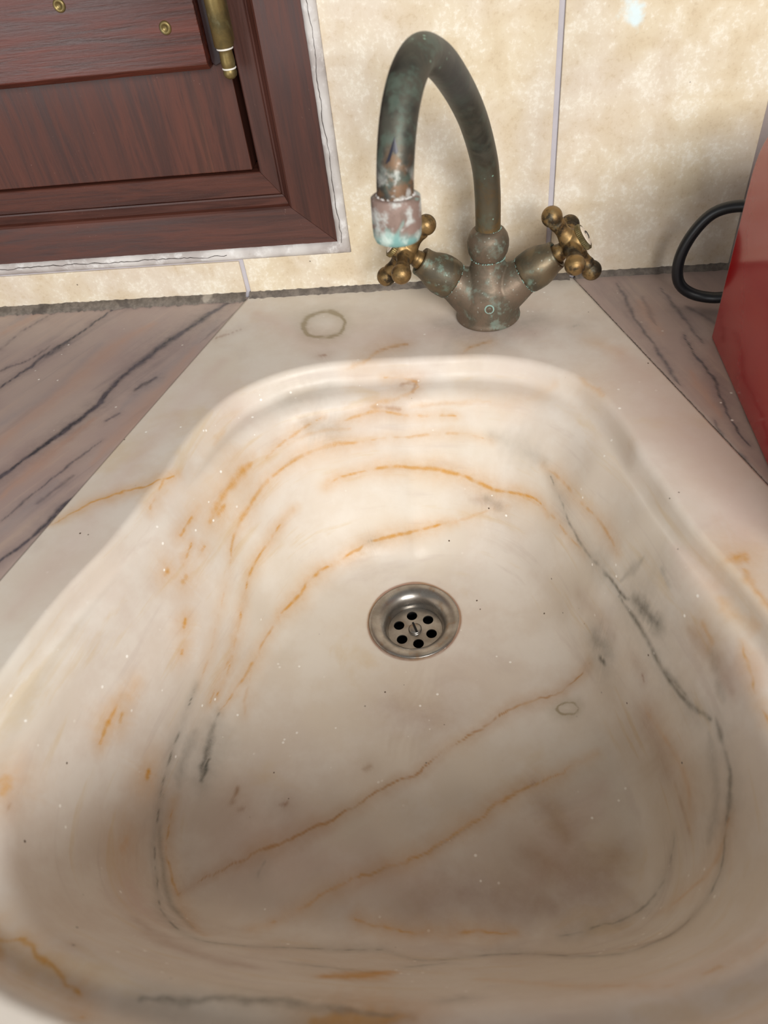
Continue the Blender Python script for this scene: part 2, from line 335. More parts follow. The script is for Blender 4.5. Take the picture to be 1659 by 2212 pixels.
GREY = [
    (1.01, 0.9, [(-201.8,-313.5,-110.1),(-208.2,-340.1,-117.4),(-210.8,-359.3,-120.6),(-213.4,-382.3,-126.8),(-212.4,-402.1,-134.2),(-204.3,-428.2,-135.2)]),
    (6.66, 0.35, [(-202.7,-334.4,-131.1),(-207.6,-354.7,-133.2),(-207.7,-371.4,-137.6)]),
    (2.79, 0.85, [(-192.8,-317.4,-139.8),(-196.7,-333,-143.1),(-198.4,-348.7,-145.3),(-198.4,-360.8,-146.9)]),
    (1.52, 1, [(-195.7,-348,-146.5),(-198.5,-363.2,-147)]),
    (3.24, 0.45, [(-212.3,-381.2,-129.1),(-206.7,-413.4,-140.1),(-198.3,-433.7,-137.2),(-180.2,-449.6,-130.4),(-164.7,-460.4,-113.6)]),
    (1.17, 0.8, [(-204.3,-428.2,-135.2),(-191.4,-447.8,-121.8),(-171.8,-461.9,-105),(-153.5,-468.2,-98.6),(-133,-466,-112.3),(-100.6,-460.5,-133.5),(-68.3,-458.9,-136.4)]),
    (1.08, 0.75, [(-68.3,-458.9,-136.4),(-44.7,-466.9,-119.7),(-18.9,-460.7,-132.2),(10.9,-459,-129.7),(31.6,-464.8,-106.2),(51,-466.7,-88.9),(67,-461.7,-85.6),(83.5,-450.7,-84.1),(95.8,-435.5,-75.9),(101.8,-418.2,-69.9),(105.3,-408.8,-65.1)]),
    (1.01, 0.65, [(91.4,-400.2,-120.6),(88.2,-411.9,-129.5),(79.9,-423.9,-137.7),(63.8,-436,-142.1),(43.4,-443.3,-143.1),(28.4,-446,-143.6)]),
    (1.44, 0.7, [(40.3,-174.9,-58.4),(47.2,-193.5,-68),(53.7,-212.5,-76.3),(61,-230.4,-77.9),(69.2,-253.7,-71.8)]),
    (1.74, 0.95, [(61,-230.4,-77.9),(71.4,-258.3,-71),(76.5,-271.8,-70.5),(81.1,-281.8,-64.6)]),
    (6.59, 0.75, [(81.8,-283.6,-62.3),(86.3,-294.3,-59.5),(88.7,-302,-58.2)]),
    (2.34, 0.8, [(75.5,-271.4,-73.3),(82.6,-294.3,-71.1),(89.2,-319.1,-73.2),(95.2,-338.9,-70.8),(100.7,-353.9,-64.4),(103.9,-363.2,-55.2)]),
    (2.68, 0.6, [(84.3,-300.5,-71.9),(91.1,-322.5,-72.9),(99.5,-348.3,-64.5)]),
    (2.52, 0.7, [(106.1,-365.2,-51.5),(106.8,-378.4,-53.2),(107.5,-390.1,-54.5),(106.4,-404,-60.2),(103.9,-414.4,-68)]),
    (6.04, 0.3, [(103.6,-369.4,-60.7),(104.2,-386.8,-66.5),(102.9,-403,-73.4),(97.8,-416.8,-85.6)]),
    (3.39, 0.4, [(75.4,-264.9,-65.2),(81.5,-266.7,-49.6),(85.6,-267.8,-37.7)]),
    (2.37, 0.4, [(91.6,-284.2,-31.1),(94.1,-293.4,-33.3)]),
    (4.3, 0.3, [(106.6,-342.2,-33.1),(107.7,-352.3,-39.1),(108.4,-359.8,-40.1)]),
    (7.83, 0.5, [(63.3,-275,-113.5),(68.7,-287,-109.3)]),
    (2.42, 1, [(66.6,-288.1,-118.4),(67.7,-291.5,-117.1)]),
    (1.1, 0.6, [(-108.8,-478.3,-87),(-90.6,-479.5,-86.8),(-67.8,-481.4,-82.1)]),
    (2.69, 0.6, [(-149.3,-507.5,-16.7),(-121.8,-507.4,-18.8),(-94.9,-506.4,-21.3),(-67.5,-507.5,-20.6),(-49.6,-509.1,-19.4)]),  # shade of the front ledge, painted in as a grey band
    (1.62, 0.5, [(-52.1,-475.2,-98.2),(-35,-468.8,-114.2)]),
    (9.04, 0.28, [(-134.3,-139.7,-30.1),(-118,-137.7,-36.9)]),
    (10.42, 0.2, [(-150.6,-131.2,-16.4),(-124.1,-117.5,-15.2)]),
    (1.12, 0.45, [(-147.7,-419.2,-148.9),(-145.6,-411.7,-148.9)]),
    (0.92, 0.9, [(-28.8,-501,-30.6),(-22.9,-498.3,-36.7)]),
    (10.1, 0.22, [(-1,-141.9,-45.6),(21.9,-153.2,-50.3),(37.3,-167.6,-51.5)]),
    (4.26, 0.35, [(-5.1,-157.7,-94.5),(5.3,-163.6,-99.1)]),
    (1.73, 0.35, [(62.9,-73.5,-0.2),(66.5,-71.9,-0.2)]),
    (21.03, 0.3, [(-33.9,-60.7,-0.2),(1.2,-73.9,-0.2),(36.6,-61.2,-0.2)]),
    (1.89, 0.6, [(-100.8,-166.1,-134.2),(-97.1,-164.6,-133.7)]),
]
LEFT_DARK = [
    (3.89, 0.9, [(-339.5,-243.3,0),(-329.9,-221.6,-0),(-311,-186.8,-0),(-290.4,-148.7,-0),(-280.3,-112.1,-0)]),
    (5.71, 0.75, [(-290.8,-147.6,-0),(-280.3,-112.1,-0),(-264.9,-79,0),(-246.5,-46.9,0),(-222.6,-13.1,0),(-204.6,8,-0)]),
    (2.26, 0.85, [(-388.8,-142.3,0),(-377.9,-116.8,0),(-368.2,-96.6,0),(-358,-75.5,0),(-340.6,-44.2,-0),(-320,-5.7,0),(-312.1,8.3,0)]),
    (4.03, 0.6, [(-355.5,-77.7,0),(-345.6,-57,0)]),
    (1.78, 0.5, [(-411.2,-79.6,0),(-402.9,-62.2,0),(-394.7,-35.4,0),(-378.9,-8.6,0)]),
    (1.69, 0.6, [(-393.4,-100.3,0),(-382.9,-88.4,-0),(-367.2,-76.7,0),(-358.4,-60.7,0)]),
    (1.87, 0.55, [(-311.2,-262.5,0),(-299.5,-238.8,0),(-286.9,-213.4,0),(-269.4,-186.5,0)]),
    (2.98, 0.75, [(-299.4,-301.1,-0),(-296.7,-294.3,0),(-283.6,-274.8,0),(-272,-247.8,0),(-264.9,-228.8,0)]),
    (2.76, 0.4, [(-292.1,-247.1,0),(-278.7,-222.9,0)]),
    (3.17, 0.6, [(-263.4,-128.1,0),(-253.4,-114.2,-0)]),
    (2.01, 0.5, [(-275.4,-164.2,0),(-269.2,-155.5,0)]),
    (1.53, 0.35, [(-243.3,-151.8,-0),(-233.8,-135.9,0)]),
    (2.35, 0.3, [(-229.2,-69,0),(-206,-14.9,0)]),
]
LEFT_GREY = [
    (8.43, 0.5, [(-365,-176.2,0),(-334.7,-128.8,0),(-313.7,-61.3,-0)]),
    (9.15, 0.5, [(-306.4,-273,0),(-287.8,-227.9,-0)]),
    (6.72, 0.5, [(-412,-23.4,0),(-386.7,20.8,-0)]),
    (9.48, 0.5, [(-268.5,-150.2,-0),(-237.5,-81.3,0),(-221.6,-35.3,-0)]),
]
LEFT_TAN = [
    (13.5, 0.6, [(-357.5,-206.4,-0),(-329.9,-140.6,0),(-303.1,-69,-0),(-277.4,-36.8,0)]),
    (8.38, 0.7, [(-321.5,-240.1,0),(-311.6,-217.8,0),(-299.5,-189.9,-0),(-285.4,-162.5,0)]),
    (10.19, 0.5, [(-268.2,-210.6,0),(-246.6,-140.6,0),(-231.4,-75.4,-0)]),
    (8.23, 0.6, [(-414,-37.9,-0),(-387.6,0.8,0)]),
]
ORANGE = [
    (1.89, 1, [(-165.1,-238.8,-140.2),(-154.4,-215.8,-141.5),(-142.2,-195.5,-140.8),(-121.5,-177.3,-139.8),(-99,-165.9,-134.6),(-76.1,-161.3,-130.7),(-49.5,-159.3,-124.3),(-28.9,-159.7,-119.2)]),
    (1.35, 0.9, [(-194.3,-308,-131.1),(-190.2,-291.9,-127.3),(-186.7,-276.9,-120.9),(-184.2,-260.3,-110.5),(-179.8,-235,-99.7),(-173.7,-214,-93.3),(-162.7,-190.2,-88.8),(-152,-174.1,-85.5)]),
    (2.13, 0.95, [(-128,-155.2,-79.9),(-115.1,-150.1,-75.4),(-93.5,-145.2,-73.4),(-68.2,-144.8,-71.5),(-39.9,-145,-75.8),(-15.3,-150.7,-81.2),(-1.5,-156,-86.4),(15.5,-163.7,-84.5),(31.4,-176,-80.2),(38.9,-188,-82.7)]),
    (1.4, 0.6, [(-126.5,-144.7,-51.1),(-112.5,-141.1,-50.2),(-91.4,-137.5,-49.6),(-73.6,-137.5,-48.2),(-49,-136.8,-46.7),(-21.4,-138.5,-46.6),(-1.1,-143.4,-48.8)]),
    (2.42, 0.75, [(-186.8,-229.8,-74.7),(-182.7,-210,-62.1),(-171.2,-182.9,-56.5),(-159.5,-166.1,-53.9),(-146.8,-153.6,-51.7),(-119.3,-142.4,-48.8),(-95.1,-138.4,-51)]),
    (4.97, 0.75, [(-195,-224.5,-44.1),(-189.1,-206.3,-37.6),(-179.8,-184.6,-36),(-173.6,-174,-36.9)]),
    (3.24, 0.9, [(-191.4,-216.4,-44.8),(-189.6,-211.4,-43.9)]),
    (1.38, 0.7, [(-170,-172.5,-42.9),(-157.8,-156.2,-37.5),(-144.7,-145.2,-33.9),(-123.8,-135.7,-27.1)]),
    (1.72, 0.7, [(-114.2,-136.4,-33.7),(-89.4,-131,-28.2),(-68.7,-132.8,-30),(-48.3,-132.4,-32.2),(-24.4,-133.8,-32.7)]),
    (2.04, 0.5, [(-78.7,-110.9,-11.9),(-54.6,-114.3,-14.9),(-57.8,-124.4,-17.8),(-89.2,-129.8,-24.8),(-72,-131.2,-26.8)]),
    (1.23, 0.9, [(-206.3,-248.5,-31.8),(-203.6,-236.5,-31.2),(-200.3,-226.8,-30.2)]),
    (1.19, 0.7, [(-218,-248.5,-5.4),(-216.1,-236.4,-2.9),(-213.9,-226.8,-1.8)]),
    (1.04, 0.9, [(-275.9,-265.7,-0.3),(-254.1,-250.3,-0.3),(-233.3,-238.5,-0.3),(-217.1,-230.2,-0.5),(-208.7,-217.1,-7)]),
    (1.08, 0.9, [(-204.9,-259.5,-47),(-202.3,-247.7,-41.9)]),
    (1.26, 0.8, [(-198.7,-245.1,-51.9),(-197.5,-241,-51.9)]),
    (2.38, 0.9, [(-212.2,-275.6,-40.2),(-211.2,-273.4,-40.1)]),
    (2.45, 0.8, [(-205.9,-269.2,-54.4),(-203.8,-264.4,-54)]),
    (2.13, 0.9, [(-206.2,-292,-74.3),(-204.9,-288.6,-72.2)]),
    (1.52, 0.9, [(-207.3,-305.2,-85.1),(-206.6,-301.7,-82.8)]),
    (1.4, 0.9, [(-222.7,-346.8,-66.8),(-221.9,-339.9,-66.7)]),
    (2.16, 1, [(-229.5,-378.9,-64.3),(-229,-370.9,-63),(-227.7,-362.2,-62.8),(-225.5,-351.2,-62.4)]),
    (1.64, 0.8, [(-225.5,-365.5,-71.5),(-224.7,-358.8,-68.8)]),
    (3.13, 0.9, [(-217.8,-378.9,-109.5),(-216.6,-374,-108.6)]),
    (3.72, 0.55, [(-217.2,-421.1,-106.5),(-217.2,-416.7,-108.7)]),
    (4.05, 0.7, [(-243.5,-428.5,-18.8),(-244.7,-422.9,-18.6)]),
    (1.21, 0.4, [(-194.2,-431.9,-142.4),(-178.5,-421.8,-148.2),(-155.5,-408.7,-149),(-134.2,-398.1,-150),(-112.6,-386,-150.5),(-95.9,-376.6,-151.1),(-70.4,-360.7,-151.7),(-49.9,-347.5,-152.3),(-31.8,-333.9,-153.1),(-13.2,-320.1,-153.5),(6.1,-306.3,-153.1),(31.6,-296.9,-150.7),(51.1,-285.4,-145.5),(60.8,-283.8,-130.7)]),
    (1.41, 0.62, [(-144.8,-451.6,-139.8),(-126.8,-440.5,-147),(-101.7,-426.7,-148.7),(-86.2,-417.1,-149.2),(-67.4,-409.8,-149.6),(-48.3,-402.5,-149.9),(-31.7,-389.5,-150.4),(-14.6,-379.1,-150.8),(2.9,-366.9,-151.1),(14.9,-359.1,-151.4),(29.6,-354.5,-150.9),(44.7,-346.9,-150.1),(59.9,-339.4,-148.9)]),
    (1.83, 0.7, [(37.3,-169.2,-54.6),(47.2,-183.9,-54.7),(56.1,-202.8,-54.5),(65.8,-221.4,-53.6),(71.9,-240.6,-53),(73.7,-249.2,-54.4)]),
    (1.67, 0.6, [(-1.5,-156,-86.4),(15.5,-163.7,-84.5),(40.3,-189.4,-81.3),(51.1,-211.2,-82.5),(58.7,-226.1,-80.4)]),
    (1.8, 0.45, [(-28.9,-159.7,-119.2),(-8.8,-160.5,-106.9),(12.1,-165.7,-94.7)]),
    (3.25, 0.35, [(84.3,-335,-103.5),(93.6,-362.1,-96.1),(96.1,-384.4,-94.1),(95.3,-400.2,-101.4)]),
    (2.28, 0.4, [(103.8,-413.7,-64),(99.2,-425,-75.3),(93,-432,-90),(77.7,-437.2,-124.3)]),
    (0.97, 0.7, [(-208.7,-380,-138.7),(-208.2,-396.3,-141.6),(-200.4,-422.9,-143.1),(-184.6,-442.7,-138.6),(-161.5,-461.7,-112.6)]),
    (1.62, 0.7, [(-182,-247.9,-105),(-186.7,-276.9,-120.9),(-192.2,-294,-123.9),(-197.1,-314.7,-128.9)]),
    (1.5, 0.7, [(-165.1,-238.8,-140.2),(-172.3,-258.3,-139.4),(-182.3,-289.1,-140.9),(-192,-313.8,-139.9)]),
    (1.34, 0.4, [(-178.4,-272.4,-139.5),(-178.3,-287.1,-144.1),(-177.1,-315.8,-148.8)]),
    (1.27, 0.5, [(-186.8,-229.8,-74.7),(-190.7,-259.8,-89.2),(-196,-289,-102.9),(-201.2,-312,-112.5)]),
    (1.1, 0.7, [(116.1,-344.4,-17.3),(117.1,-359.3,-19.3),(117.9,-376.6,-20),(118.6,-388.6,-19.7)]),
    (4.35, 0.75, [(121.6,-303.6,-0.3),(126.4,-302.7,-0.3)]),
    (3, 0.6, [(123.2,-310.5,-0.3),(125.1,-328.5,-0.3),(128.2,-337.1,-0.3)]),
    (6.14, 0.35, [(112.8,-319.7,-15.5),(118.7,-332.1,-14.8),(123.6,-340.4,-7.3)]),
    (2.41, 0.5, [(104.9,-325,-28.5),(107.1,-336.3,-29.2)]),
    (8.78, 0.8, [(-85.9,-488.4,-64.3),(-74.7,-485.5,-71.7),(-59.4,-480.6,-84.1)]),
    (6.94, 0.7, [(-77.2,-512.1,-17.9),(-61.6,-510.5,-18.5),(-47.8,-509.8,-19)]),
    (1.66, 0.8, [(-216.5,-491.1,-15.7),(-205.2,-490.3,-17),(-196.9,-495.1,-16.8),(-183.6,-502.8,-16.3),(-180.1,-506,-15.6),(-172.1,-508.8,-15.3),(-162.8,-518,-4.1)]),
    (2.27, 0.6, [(-217.5,-487.5,-16.4),(-210.8,-496.1,-15)]),
    (1.05, 0.5, [(-16.6,-484.3,-71.1),(4.6,-488.6,-54.9),(18.6,-491.4,-42.5),(42.2,-495.3,-22.4),(62.7,-491.2,-20),(80.8,-484.5,-19.3),(93.6,-476.3,-18.6)]),
    (1.28, 0.75, [(-86.5,-441.3,-147.6),(-70.2,-445.7,-146.2),(-36.6,-446.8,-146.1),(1.3,-446.2,-145.3)]),
    (3.14, 0.4, [(-105.9,-108.3,-3.9),(-88.4,-103.1,-0.2),(-78.8,-91.7,-0.2),(-61.6,-85.2,-0.2)]),
    (3.09, 0.4, [(-19.9,-99.9,-0.2),(-9.6,-91.7,-0.2),(2.4,-88.5,-0.2)]),
    (9.96, 0.18, [(-20.7,-128.5,-20.8),(12.3,-135.8,-21.2),(44.5,-131.9,-9.6)]),
    (3.09, 0.35, [(61.8,-140.3,-0.5),(71.9,-156.7,-0.5)]),
    (3.97, 0.25, [(-193.2,-177.1,-15.7),(-191.9,-164.9,-13.2)]),
    (7.89, 0.2, [(73.5,-96.2,-0.2),(87.9,-109.3,-0.2)]),
    (2.43, 0.4, [(-151.8,-151.9,-39.2),(-128.3,-140.1,-36.7),(-104.3,-136.1,-38.8)]),
    (3.06, 0.35, [(-68.4,-131,-25),(-34.2,-129.2,-23.8),(-0.8,-133.4,-22.4)]),
]
PINK = [  # pinkish zones, laid broad and strong enough to darken the flat marble
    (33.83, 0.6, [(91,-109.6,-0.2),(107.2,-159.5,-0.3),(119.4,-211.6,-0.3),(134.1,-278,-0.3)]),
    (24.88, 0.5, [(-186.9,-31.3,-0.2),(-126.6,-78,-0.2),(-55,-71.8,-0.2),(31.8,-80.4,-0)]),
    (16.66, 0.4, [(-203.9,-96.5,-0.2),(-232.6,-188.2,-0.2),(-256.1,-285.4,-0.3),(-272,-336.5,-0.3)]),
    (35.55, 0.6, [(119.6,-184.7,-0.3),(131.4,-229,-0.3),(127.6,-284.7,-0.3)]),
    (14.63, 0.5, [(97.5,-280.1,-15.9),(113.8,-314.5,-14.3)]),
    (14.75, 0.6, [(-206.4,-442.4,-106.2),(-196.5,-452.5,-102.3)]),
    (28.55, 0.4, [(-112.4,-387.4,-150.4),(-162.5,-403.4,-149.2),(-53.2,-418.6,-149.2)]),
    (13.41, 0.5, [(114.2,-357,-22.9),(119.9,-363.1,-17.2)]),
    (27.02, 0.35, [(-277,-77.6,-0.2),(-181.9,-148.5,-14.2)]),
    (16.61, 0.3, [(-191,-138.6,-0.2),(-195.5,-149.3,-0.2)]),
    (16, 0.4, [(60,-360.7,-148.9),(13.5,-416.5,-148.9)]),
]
RIGHT_DARK = [
    (2.59, 0.55, [(102,-13,0),(105.3,-38.4,-0),(110.1,-75.4,0),(116.9,-115.1,-0),(121.5,-137.5,0),(124.2,-150.9,0)]),
    (0.88, 0.8, [(139.1,-90.6,-0),(140.1,-117,0),(145.5,-146.8,0),(146.4,-177.7,-0),(146.8,-200.8,0),(150.2,-213.6,0)]),
    (1.92, 0.5, [(135.7,-188.8,0),(137.5,-209.9,0),(144.6,-223.8,0),(148.5,-242.1,0)]),
    (2.4, 0.5, [(135.5,-24.2,0),(141,-65.7,0),(149,-103.4,0)]),
    (2.68, 0.4, [(146.9,-53.2,0),(163.7,-80.7,0)]),
    (1.36, 0.5, [(157.6,-178,0),(157.7,-226.5,0)]),
    (3.06, 0.3, [(117.7,-36.3,0),(122.4,-76.6,0)]),
]
RIGHT_TAN = [
    (8.7, 0.5, [(114.9,-42.9,0),(123.3,-89.1,0)]),
    (5.82, 0.6, [(132.7,-135.7,-0),(141.6,-186.4,0)]),
]
RING = [
    (3.71, 0.9, [(-111.6,-54.3,-0.2),(-112.2,-61.2,-0.2),(-115.2,-66.8,-0.2),(-120.1,-70.1,-0.2),(-126.4,-70.9,-0.2),(-133,-68.9,-0.2),(-139,-64.5,-0.2),(-143.5,-58.2,-0.2),(-145.8,-50.9,-0.2),(-145.5,-43.8,-0.2),(-142.6,-38,-0.2),(-137.5,-34.3,-0.2),(-131,-33.6,-0.2),(-124.1,-35.7,-0.2),(-118,-40.5,-0.2),(-113.6,-47,-0.2),(-111.6,-54.3,-0.2)]),
    (1.25, 1, [(50.6,-306.6,-148.7),(48.5,-309.9,-149),(44.4,-311.1,-149.5),(40.5,-309.3,-150.2),(39.1,-305.9,-150.2),(41.1,-302.6,-149.9),(45.4,-301.4,-149.4),(49.2,-303.2,-148.7),(50.6,-306.6,-148.7)]),
]

def paint(ob, V, layers, wob=.0012):
    """per-vertex amount of each mineral and tint, from the course of its veins and strokes"""
    W = V.copy()
    for k, (fr, am) in enumerate(((90, wob), (260, wob * .6), (700, wob * .3))):
        ph = RNG.random(6) * 6.28
        W[:, 0] += am * np.sin(V[:, 1] * fr + ph[0] + 2 * np.sin(V[:, 0] * fr * .7 + ph[1])); W[:, 1] += am * np.sin(V[:, 0] * fr + ph[2] + 2 * np.sin(V[:, 1] * fr * .8 + ph[3]))
    for name, strokes in layers.items():
        A = np.zeros(len(V))
        for wd, amt, pts in strokes:
            wd = max(wd * 1e-3 * (1.15 if name in ('orange', 'grey') else .8), .0012); P = catmull(np.array(pts) * 1e-3, .006)
            lo, hi = P.min(0) - 7 * wd - .006, P.max(0) + 7 * wd + .006
            idx = np.nonzero(((W >= lo) & (W <= hi)).all(1))[0]
            if not len(idx): continue
            X = W[idx]; best = np.full(len(idx), 9.0); tpar = np.zeros(len(idx))
            for i in range(len(P) - 1):
                a, e = P[i], P[i + 1] - P[i]; t = np.clip(((X - a) @ e) / max(e @ e, 1e-12), 0, 1)
                d = np.linalg.norm(X - a - t[:, None] * e, axis=1); up = d < best
                best[up] = d[up]; tpar[up] = i + t[up]
            s = tpar / max(1, len(P) - 1); ww = wd * (.95 + .2 * np.sin(s * 9 + wd * 9e3) + .12 * np.sin(s * 31 + wd * 5e3))
            ww *= np.minimum(1, .45 + 3 * np.minimum(s, 1 - s)) if len(P) > 6 else 1
            A[idx] = np.maximum(A[idx], amt * np.exp(-(best / np.maximum(ww, 3e-4)) ** 1.5))
            if wd < .008: A[idx] = np.maximum(A[idx], (.42 if name == 'orange' else .30) * amt * np.exp(-(best / (3.4 * ww + .0025)) ** 1.6))   # stain that has crept out of the vein
        if name == 'brown': A = np.maximum(A, .95 * np.exp(-((np.hypot(V[:, 0] - XC, V[:, 1] - YC) - .0356) / .0011) ** 2))   # rust round the waste
        at = ob.data.attributes.new(name, 'FLOAT', 'POINT'); at.data.foreach_set('value', A.astype(np.float32))

# ------------------------------------------------------------------ back wall, tile by tile
wall = empty('wall_back'); struct(wall, 'beige tiled back wall with grey grout')
WX0, WX1, WTOP = -.80, .75, 1.0
OX0, OX1, OZ0, OZ1 = -.72, -.117, .042, .90          # outside of the window casing
def box_data(x0, x1, y0, y1, z0, z1):
    V = [(x, y, z) for x in (x0, x1) for y in (y0, y1) for z in (z0, z1)]
    return V, [(0, 1, 3, 2), (4, 6, 7, 5), (0, 4, 5, 1), (2, 3, 7, 6), (0, 2, 6, 4), (1, 5, 7, 3)]
V, F = [], []
for b in ((WX0, WX1, .002, .12, -.90, OZ0), (OX1, WX1, .002, .12, OZ0, WTOP), (WX0, OX0, .002, .12, OZ0, WTOP), (OX0, OX1, .002, .12, OZ1, WTOP)):
    v, f = box_data(*b); F += [tuple(i + len(V) for i in q) for q in f]; V += v
mesh_obj('grout_bed', V, F, M['grout'], wall, smooth=False)
V, F = box_data(.1905, WX1, .0005, .0022, 0, WTOP); mesh_obj('painted_plaster', V, F, M['paint'], wall, smooth=False)
G = .0020; joints = [-.7013, -.4513, -.2013, .049]; TZ = .0035
for xa, xb in zip(joints[:2], joints[1:3]):
    prism('tile', rect(xa + G, xb - G, TZ, .0317), 0, .009, M['tile'], wall, .0006)
prism('tile', [(-.2013 + G, TZ), (.049 - G, TZ), (.049 - G, .336), (-.1085, .336), (-.1085, .0335), (-.2013 + G, .0335)], 0, .009, M['tile'], wall, .0006)
prism('tile', rect(.049 + G, .1905, TZ, .336), 0, .009, M['tile'], wall, .0006)
for z0, z1 in ((.339, .672), (.675, .998)):
    prism('tile', rect(-.1085, .049 - G, z0, z1), 0, .009, M['tile'], wall, .0006)
    prism('tile', rect(.049 + G, .1905, z0, z1), 0, .009, M['tile'], wall, .0006)

V, F = box_data(-2.2, 2.2, -3.0, .12, -.92, -.90)
struct(mesh_obj('floor', V, F, plain('dull_floor_tile', lin(150, 140, 128), .6), smooth=False), 'plain dull beige floor of the room')

# dirty filler along the foot of the tiles
def filler(name, x0, x1, depth, label):
    n = int((x1 - x0) / .0025) + 1; V = []; F = []
    for i in range(n):
        x = x0 + (x1 - x0) * i / (n - 1); j = lambda a: random.uniform(-a, a)
        d = depth * (1 + j(.22))
        V += [(x, .006, -.001), (x, .006, TZ + .0005 + j(.0002)), (x, -.0004 + j(.0003), TZ + .0006 + j(.0006)), (x, -d * .45, .0020 + j(.0006)), (x, -d, .0004), (x, -d, -.001)]
    for i in range(n - 1):
        for k in range(5): F.append((i * 6 + k, i * 6 + k + 1, i * 6 + 7 + k, i * 6 + 6 + k))
    return struct(mesh_obj(name, V, F, M['gunk']), label)
filler('trim_1', -.78, -.2035, .0075, 'grey dirty filler where tiles meet streaked counter under shutter')
filler('trim_2', -.2005, .0670, .0045, 'thin crumbling filler line behind the sink slab')
filler('trim_3', .0715, .70, .0030, 'dark narrow joint behind the counter with the red appliance')

# rounded plaster bead round the window
def corner(dx, dz, which):
    return {'br': (OX1 - dx, OZ0 + dz), 'bl': (OX0 + dx, OZ0 + dz), 'tr': (OX1 - dx, OZ1 - dz), 'tl': (OX0 + dx, OZ1 - dz)}[which]
bead = []
for c in ('bl', 'br', 'tr'):
    bead.append(c)
def bead_path(d, y, jit=.0):
    P = []
    a, b, c = corner(-d, -d, 'bl'), corner(-d, -d, 'br'), corner(-d, -d, 'tr')
    n1, n2 = 150, 214
    for i in range(n1): P.append((a[0] + (b[0] - a[0]) * i / n1, y, a[1]))
    for i in range(n2 + 1): P.append((b[0], y, b[1] + (c[1] - b[1]) * i / n2))
    return P
profb = [(-.0015, .004), (-.0012, -.0012), (.001, -.0024), (.0035, -.0032), (.006, -.0028), (.0078, -.0014), (.0086, .0012), (.0087, .004)]
rows = [bead_path(d, y) for d, y in profb]; n = len(rows[0]); V = []; F = []
for r, (d, y) in zip(rows, profb):
    V += [(p[0] + random.uniform(-.00012, .00012), p[1] + random.uniform(-.00012, .00012), p[2] + random.uniform(-.00012, .00012)) for p in r]
for k in range(len(rows) - 1):
    for i in range(n - 1): F.append((k * n + i, k * n + i + 1, (k + 1) * n + i + 1, (k + 1) * n + i))
bead_o = struct(mesh_obj('trim_4', V, F, M['plaster']), 'rounded cracked grey plaster bead round the wooden shutter')
# hairline crack running along the bead
def crack_strip(pts, wdt):
    V, F = [], []
    for i, p in enumerate(pts):
        a, b = Vector(pts[max(i - 1, 0)]), Vector(pts[min(i + 1, len(pts) - 1)]); t = (b - a).normalized(); nrm = Vector((-t.z, 0, t.x)) * wdt * random.uniform(.5, 1.1)
        p = Vector(p); V += [p - nrm, p + nrm, p - nrm + Vector((0, .0006, 0)), p + nrm + Vector((0, .0006, 0))]
        if i: o = 4 * i; F += [(o - 4, o - 3, o + 1, o), (o - 2, o - 4, o, o + 2), (o - 3, o - 1, o + 3, o + 1)]
    return V, F
pts = []; off = 0
for i in range(150):
    off = .8 * off + random.uniform(-.0006, .0006); pts.append((-.1146 + off, -.0034, .0435 + i * .0026))
V, F = crack_strip(pts, .00018); mesh_obj('crack', V, F, M['crack'], bead_o, smooth=False)
pts = []; off = 0
for i in range(120):
    off = .8 * off + random.uniform(-.0006, .0006); pts.append((-.52 + i * .0026, -.0034, .0398 + off - .0006 * math.sin(i * .07)))
V, F = crack_strip(pts, .00018); mesh_obj('crack', V, F, M['crack'], bead_o, smooth=False)

# ------------------------------------------------------------------ wooden shutter window
win = empty('window_1', (0, 0, 0)); struct(win, 'dark mahogany shutter window with mitred casing and brass hinge')
SEC = [(0, 0, .03), (0, 0, .0008), (.0012, .0012, 0), (.0340, .0288, .0040), (.0356, .0302, .0052), (.0366, .0312, .0080), (.0400, .0358, .0118), (.0414, .0370, .0122), (.0414, .0370, .03)]
STP = [(.0417, .0373, .03), (.0417, .0373, .0126), (.0424, .0380, .0120), (.0548, .0545, .0120), (.0557, .0552, .0128), (.0557, .0552, .034)]
def boards(name, sec, mats):
    for k, (a, b) in enumerate((('bl', 'br'), ('br', 'tr'), ('tr', 'tl'), ('tl', 'bl'))):
        V = []
        for c in (a, b):
            for dx, dz, y in sec:
                x, z = corner(dx, dz, c); V.append((x, y, z))
        m = len(sec); F = [(i, i + 1, m + i + 1, m + i) for i in range(m - 1)] + [(m - 1, 0, m, 2 * m - 1), tuple(range(m))[::-1], tuple(range(m, 2 * m))]
        # hairline open mitre: pull each end back a touch
        for q, sgn in ((range(m), 1), (range(m, 2 * m), -1)):
            for i in q:
                x, y, z = V[i]
                V[i] = (x + sgn * .0002, y, z) if k == 0 else (x, y, z + sgn * .0002) if k == 1 else (x - sgn * .0002, y, z) if k == 2 else (x, y, z - sgn * .0002)
        mesh_obj(name, V, F, M['wood_h' if k in (0, 2) else 'wood_v'], win, smooth=False)
boards('casing_board', SEC, 0)
boards('stop_board', STP, 0)
prism('backing', rect(OX0 + .01, OX1 - .01, OZ0 + .01, OZ1 - .01), .045, .06, M['black'], win)
PX1, PZ0 = -.1784, .0985
shutter = prism('shutter', rect(OX0 + .0615, PX1, PZ0, OZ1 - .0575), .014, .034, M['wood_v'], win, .0008)
